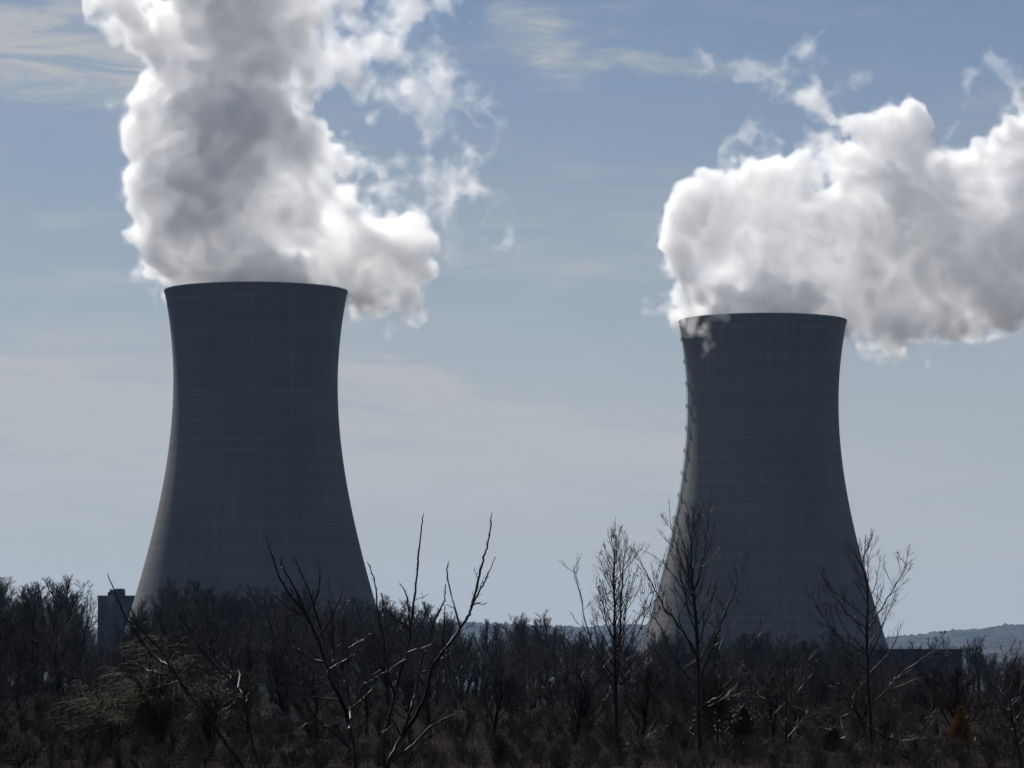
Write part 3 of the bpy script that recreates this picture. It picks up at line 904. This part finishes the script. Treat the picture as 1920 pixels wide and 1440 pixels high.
build_willow(300, 97, 1158, 140, 1900, 'drooping tan green tree with hanging strands below the left tower left flank', 301)
build_willow(205, 100, 1240, 105, 1100, 'low drooping tan shrub like tree under the block building', 302)
build_willow(395, 102, 1212, 80, 700, 'drooping tan tree right of the largest drooping one', 303)

# ------------------------------------------------------------------ evergreens
def build_cedar(base_px, Y, top_py, half_px, n, mat, label, seed, side=()):
    rng = np.random.default_rng(seed)
    base = at(base_px, HORIZON, Y); base[2] = 0.0
    root = empty('cedar_tree', base, label, 'tree', 'small evergreens before the wood')
    m = mpp(Y)
    trunk = Tubes(); V = []; T = []; nv = 0
    spires = [(0.0, at(0, top_py, Y)[2], half_px * m)] + [(dx * m, at(0, py, Y)[2], hp * m) for dx, py, hp in side]
    for si, (dx, H, W) in enumerate(spires):
        trunk.add([(dx * 0.3, 0, -0.05), (dx, 0, H * 0.4), (dx, 0, H * 0.97)], [0.05, 0.035, 0.008], 6)
        for c in range(int(n * (H / spires[0][1]))):
            t = rng.random() ** 0.8; az = rng.random() * 6.283
            # boughs at set heights leave gaps between them
            bough = math.sin(t * 34 + az * 2.0 + si) * 0.5 + 0.5
            R0 = W * (1 - t) ** 0.85 * (0.55 + 0.45 * bough) * rng.uniform(0.45, 1.25)
            rr = R0 * rng.uniform(0.35, 1.0)
            p = np.array([dx + math.cos(az) * rr, math.sin(az) * rr, 0.02 + t * H * 0.97 + rr * 0.15])
            L = rng.uniform(0.05, 0.13)
            d = unit(np.array([math.cos(az), math.sin(az), 0.6 + t]) + rng.normal(size=3) * 0.45)
            w = perp(rng, d) * L * 0.17
            V += [p - w, p + w, p + d * L]; T.append((nv, nv + 1, nv + 2)); nv += 3
    trunk.build('trunk', M['bark_near'], root)
    mesh_np('crown', V, np.zeros((0, 4), int), mat, root, smooth=False, tris=T)
build_cedar(1800, 108, 1328, 40, 5200, M['cedar_brown'], 'rust coloured little cedar with pointed top at lower right', 401, side=[(38, 1392, 22), (-34, 1410, 26)])
build_cedar(1345, 106, 1275, 84, 6500, M['cedar'], 'dark green bushy cedar behind the thickest sapling', 402, side=[(50, 1330, 50)])
build_cedar(1562, 104, 1368, 36, 3200, M['cedar'], 'low dark green cedar between two saplings at the bottom edge', 403)

# ------------------------------------------------------------------ dry brush
def build_brush():
    rng = np.random.default_rng(909)
    t = Tubes()
    for c in range(7000):
        Y = 78 + 190 * rng.random() ** 1.6
        px = rng.uniform(-40, 1960)
        x = (px - 960) / F_PX * Y
        h = rng.uniform(0.25, 0.8) * (1.0 + 0.9 * (rng.random() < 0.12)) * (0.7 + 0.5 * math.sin(px * 0.011 + Y * 0.07) ** 2)
        d = unit(np.array([rng.normal() * 0.35, rng.normal() * 0.35, 1]))
        b = rng.normal(size=3) * 0.25
        p = np.array([x, Y, -0.05])
        pts = [p, p + d * h * 0.5, p + d * h + b * h * 0.5]
        r = rng.uniform(0.004, 0.008)
        t.add(pts, [r, r * 0.8, r * 0.4], 3)
        if rng.random() < 0.5:
            q = pts[1]; e = unit(d + rng.normal(size=3) * 0.6)
            t.add([q, q + e * h * 0.45], [r * 0.6, r * 0.3], 3)
    o = t.build('dry_brush', M['brush'])
    tag(o, 'reddish brown dry brush and weeds along the bottom edge', 'brush', kind='stuff')
build_brush()

# ------------------------------------------------------------------ steam
def smooth_noise(rng, shape, h, wave):
    """cubic B-spline noise with features about `wave` metres wide on a grid of spacing h"""
    def W(n):
        u = np.arange(n) * h / wave; m = int(u[-1]) + 5
        A = np.zeros((n, m), np.float32); i = u.astype(int); f = u - i
        r = np.arange(n)
        A[r, i] = (1 - f) ** 3 / 6; A[r, i + 1] = (3 * f ** 3 - 6 * f ** 2 + 4) / 6
        A[r, i + 2] = (-3 * f ** 3 + 3 * f ** 2 + 3 * f + 1) / 6; A[r, i + 3] = f ** 3 / 6
        return A
    Ax, Ay, Az = (W(n) for n in shape)
    L = rng.normal(size=(Ax.shape[1], Ay.shape[1], Az.shape[1])).astype(np.float32)
    out = np.tensordot(Ax, L, (1, 0)); out = np.tensordot(Ay, out, (1, 1)).transpose(1, 0, 2)
    out = np.tensordot(out, Az, (2, 1))
    return out * 2.1

def surface_nets(F, iso, origin, h):
    G = F - iso
    G[0] = G[-1] = -1; G[:, 0] = G[:, -1] = -1; G[:, :, 0] = G[:, :, -1] = -1
    I = G > 0
    nx, ny, nz = G.shape
    corners = [(0,0,0),(1,0,0),(0,1,0),(1,1,0),(0,0,1),(1,0,1),(0,1,1),(1,1,1)]
    cnt = np.zeros((nx - 1, ny - 1, nz - 1), np.int8)
    for (a, b, c) in corners: cnt += I[a:nx - 1 + a, b:ny - 1 + b, c:nz - 1 + c]
    act = (cnt > 0) & (cnt < 8)
    ii, jj, kk = np.nonzero(act)
    vid = np.full(act.shape, -1, np.int32); vid[act] = np.arange(len(ii))
    P = np.zeros((len(ii), 3)); N = np.zeros(len(ii))
    for e, a in enumerate(corners):
        for b in corners[e + 1:]:
            if sum(abs(x - y) for x, y in zip(a, b)) != 1: continue
            ga = G[ii + a[0], jj + a[1], kk + a[2]]; gb = G[ii + b[0], jj + b[1], kk + b[2]]
            m = (ga > 0) != (gb > 0)
            t = ga[m] / (ga[m] - gb[m])
            P[m] += np.array(a) + t[:, None] * (np.array(b) - np.array(a)); N[m] += 1
    P = P / N[:, None] + np.stack([ii, jj, kk], 1)
    V = np.asarray(origin) + P * h
    Q = []
    for ax in range(3):
        sl0 = [slice(1, -1)] * 3; sl1 = [slice(1, -1)] * 3
        sl0[ax] = slice(0, -1); sl1[ax] = slice(1, None)
        A = I[tuple(sl0)]; B = I[tuple(sl1)]
        d = np.nonzero(A != B)
        flip = A[d]
        idx = [d[0] + (ax != 0), d[1] + (ax != 1), d[2] + (ax != 2)]
        u, v = [(1, 2), (2, 0), (0, 1)][ax]
        def cell(du, dv):
            c = [i.copy() for i in idx]; c[u] = c[u] - du; c[v] = c[v] - dv
            return vid[c[0], c[1], c[2]]
        q = np.stack([cell(1, 1), cell(0, 1), cell(0, 0), cell(1, 0)], 1)
        q[~flip] = q[~flip][:, ::-1]
        Q.append(q)
    Q = np.concatenate(Q)
    return V, Q[(Q >= 0).all(1)]

def build_plume(Y, blobs, wisps, label, seed, box, h=0.72, flat=1.0, thin=()):
    """blobs: (px, py, radius px, depth offset px, depth stretch)"""
    rng = np.random.default_rng(seed)
    m = mpp(Y)
    lo = at(box[0], box[3], Y); hi = at(box[2], box[1], Y)
    o = np.array([lo[0], Y - box[4] * m, lo[2]])
    n = [int((hi[0] - lo[0]) / h), int(2 * box[4] * m / h), int((hi[2] - lo[2]) / h)]
    X = (o[0] + np.arange(n[0]) * h).astype(np.float32)[:, None, None]
    Yg = (o[1] + np.arange(n[1]) * h).astype(np.float32)[None, :, None]
    Z = (o[2] + np.arange(n[2]) * h).astype(np.float32)[None, None, :]
    wx, wy, wz = (smooth_noise(rng, n, h, 22.0) * 2.4 + smooth_noise(rng, n, h, 9.0) * 1.4 for _ in range(3))
    Xw = X + wx; Yw = Yg + wy; Zw = Z + wz
    def union(bl, k):
        acc = np.zeros(n, np.float32)
        for b in bl:
            px, py, r = b[:3]; dz = b[3] if len(b) > 3 else 0; st = b[4] if len(b) > 4 else 1.0
            c = at(px, py, Y); rm = r * m
            q = np.sqrt((Xw - c[0]) ** 2 + ((Yw - (c[1] + dz * m)) / (st * flat)) ** 2 + (Zw - c[2]) ** 2)
            acc += np.exp(np.clip((rm - q) / k, -30, 30))
        return k * np.log(acc + 1e-13)
    base = union(blobs, 2.6)
    def billow(wave): return np.abs(smooth_noise(rng, n, h, wave))
    nb = (billow(19.0) - 0.55) * 3.2 + (billow(9.5) - 0.55) * 4.4 + (billow(5.0) - 0.55) * 3.7 + (billow(2.8) - 0.55) * 2.2 + smooth_noise(rng, n, h, 1.7) * 0.8
    F = np.where(base < 0, base * 1.7, base) + nb
    root = empty('steam_plume', at(box[4] * 0 + (box[0] + box[2]) / 2, box[3], Y), label, 'steam', 'steam plumes above the towers')
    def emit(name, Fv, iso, mat):
        V, Q = surface_nets(Fv.copy(), iso, o, h)
        ob = mesh_np(name, V - np.array(root.location), Q, mat, root)
        return ob
    frill = (0.5 - np.abs(smooth_noise(rng, n, h, 5.0))) * 2.6 + (0.45 - np.abs(smooth_noise(rng, n, h, 2.8))) * 2.0
    emit('steam_veil', F + frill, -1.8, M['steam_veil'])
    emit('steam_body', F, 0.0, M['steam_outer'])
    emit('steam_core', F, 1.3, M['steam_mid'])
    emit('steam_core', F, 4.0, M['steam_core'])
    ridge = (0.5 - np.abs(smooth_noise(rng, n, h, 14.0))) * 8.0 + (0.45 - np.abs(smooth_noise(rng, n, h, 7.0))) * 7.0 + (0.42 - np.abs(smooth_noise(rng, n, h, 3.6))) * 5.5 + (0.42 - np.abs(smooth_noise(rng, n, h, 2.0))) * 2.6
    if wisps:
        Fw = np.minimum(union(wisps, 3.0) * 0.9, 4.0) + ridge - 2.4
        emit('steam_wisp', Fw, -1.6, M['steam_wisp'])
        emit('steam_wisp', Fw, 0.4, M['steam_wisp'])
        emit('steam_wisp', Fw, 2.4, M['steam_strand'])
    if thin:
        Ft = union(thin, 3.0) * 0.9 + nb * 1.15 + ridge * 0.35
        emit('steam_wisp', Ft, -1.0, M['steam_wisp'])
        emit('steam_wisp', Ft, 0.3, M['steam_thin'])
        emit('steam_wisp', Ft, 3.0, M['steam_thick'])

LEFT = [(380, 545, 62, 0), (476, 545, 80, 0), (570, 545, 66, 0), (476, 520, 60, -55), (476, 545, 70, 85), (400, 525, 46, -40), (545, 525, 44, -40), (400, 545, 55, 70), (555, 545, 55, 70),
        (345, 490, 66, 0), (340, 430, 66, -10), (430, 450, 105, 0), (322, 375, 62, 0), (318, 325, 84, 0), (298, 255, 62, 10), (400, 330, 115, -30), (425, 225, 118, -35), (305, 205, 66, 0),
        (240, 190, 20, 0), (360, 130, 92, -10), (455, 125, 105, -20), (430, 30, 115, -20), (325, 45, 66, 0), (255, 5, 48, 0), (430, -60, 120, 0),
        (510, 400, 85, 0, .8), (545, 335, 66, 0, .7), (510, 255, 70, -10, .8), (620, 455, 92, 40, .6), (705, 470, 88, 70, .5), (748, 488, 64, 70, .5), (670, 420, 50, 50, .6), (628, 315, 38, 0), (662, 288, 18, 0),
        (600, 380, 50, 0, .7), (700, 540, 46, 60, .6), (750, 545, 46, 60, .5), (650, 520, 40, 20, .8), (530, 105, 70, 10, .7), (540, 20, 70, 10, .7), (560, 215, 40, 0, .7)]
LEFT_T = [(590, 95, 78, 10, .7), (640, 110, 60, 10, .6), (688, 155, 48, 10, .6), (714, 205, 32, 10, .6), (590, 10, 90, 10, .7), (665, 0, 62, 10, .6), (750, 0, 62, 10, .5), (820, 0, 48, 10, .5), (215, -10, 60, 0, .6), (265, 40, 60, 0, .7),
          (660, 300, 42, 0, .6), (690, 280, 24, 0, .6), (770, 555, 52, 60, .6), (700, 565, 46, 60, .6), (700, 385, 40, 0, .6), (760, 410, 34, 0, .6), (838, 345, 34, 0, .7)]
LEFT_W = [(830, 345, 46, 0), (850, 400, 40), (858, 452, 30), (800, 90, 80), (865, 190, 52), (775, 180, 75), (700, 90, 75), (830, 60, 60), (850, 250, 46), (740, 60, 70), (900, 430, 30), (940, 440, 24), (790, 395, 30), (720, 385, 34), (780, 565, 42), (720, 570, 40), (820, 520, 24), (690, 290, 22), (220, 190, 18), (640, 230, 40), (850, 280, 30), (230, 360, 16), (190, 10, 30)]
build_plume(D_L, LEFT, LEFT_W, 'tall white and grey steam plume rising from the left tower', 31, (150, -110, 1000, 640, 215), thin=LEFT_T, flat=0.85)

RIGHT = [(1330, 590, 52, 0), (1433, 595, 80, 0), (1530, 595, 58, 0), (1433, 580, 60, -60), (1433, 595, 66, 80), (1360, 595, 50, -65), (1510, 595, 52, -60), (1360, 595, 50, 65), (1510, 595, 52, 65),
         (1326, 545, 62, 0), (1304, 485, 60, 0), (1303, 448, 62, 0), (1420, 540, 95, 0), (1530, 540, 90, 0), (1350, 400, 76, 0), (1392, 365, 74, 0), (1450, 352, 70, 0), (1465, 465, 110, 0),
         (1560, 440, 112, -10), (1640, 545, 92, 0), (1680, 582, 82, 0), (1610, 350, 72, 0), (1680, 305, 74, 0), (1700, 262, 56, 0), (1642, 256, 52, 0), (1592, 290, 46, 0), (1730, 430, 125, -20),
         (1800, 375, 108, -10), (1850, 345, 76, 0), (1900, 480, 122, -20), (1830, 505, 108, -20), (1960, 400, 135, -20), (1990, 500, 110, -20), (1775, 575, 76, 0), (1520, 215, 24, 0), (1545, 235, 16, 0), (1905, 285, 50, 10), (1945, 250, 50, 10),
         (1300, 570, 36, -60)]
RIGHT_T = [(1300, 592, 24, -156), (1335, 594, 17, -172), (1284, 558, 26, -20), (1265, 500, 36, 0), (1515, 212, 40, 0, .6), (1545, 240, 30, 0, .6), (1905, 260, 60, 10, .6), (1640, 640, 44, 0, .7), (1745, 625, 50, 0, .7), (1840, 590, 50, 0, .7), (1600, 300, 44, 0, .6)]
RIGHT_W = [(1545, 118, 34), (1320, 146, 34), (1400, 240, 40), (1428, 160, 46), (1480, 100, 30), (1845, 140, 48), (1890, 165, 55), (1905, 225, 40), (1505, 205, 42), (1560, 250, 34), (1370, 280, 30), (1750, 240, 26), (1600, 130, 24), (1245, 480, 22)]
build_plume(D_R, RIGHT, RIGHT_W, 'broad white steam plume blowing right from the right tower', 32, (1200, 40, 2110, 700, 215), flat=0.52, thin=RIGHT_T)

# ------------------------------------------------------------------ air
def build_haze():
    b = Boxes(); b.add((-14500, -500, -1.5), (14500, 14500, 345))
    m = bpy.data.materials.new('haze_air'); m.use_nodes = True
    n = NB(m.node_tree)
    for x in list(n.n): n.n.remove(x)
    out = n.new('ShaderNodeOutputMaterial')
    v = n.new('ShaderNodeVolumePrincipled')
    v.inputs['Color'].default_value = (0.36, 0.62, 1.0, 1)
    v.inputs['Density'].default_value = 2.1e-5
    v.inputs['Anisotropy'].default_value = 0.3
    n.l.new(v.outputs[0], out.inputs['Volume'])
    tag(b.build('haze', m), kind='stuff')
build_haze()
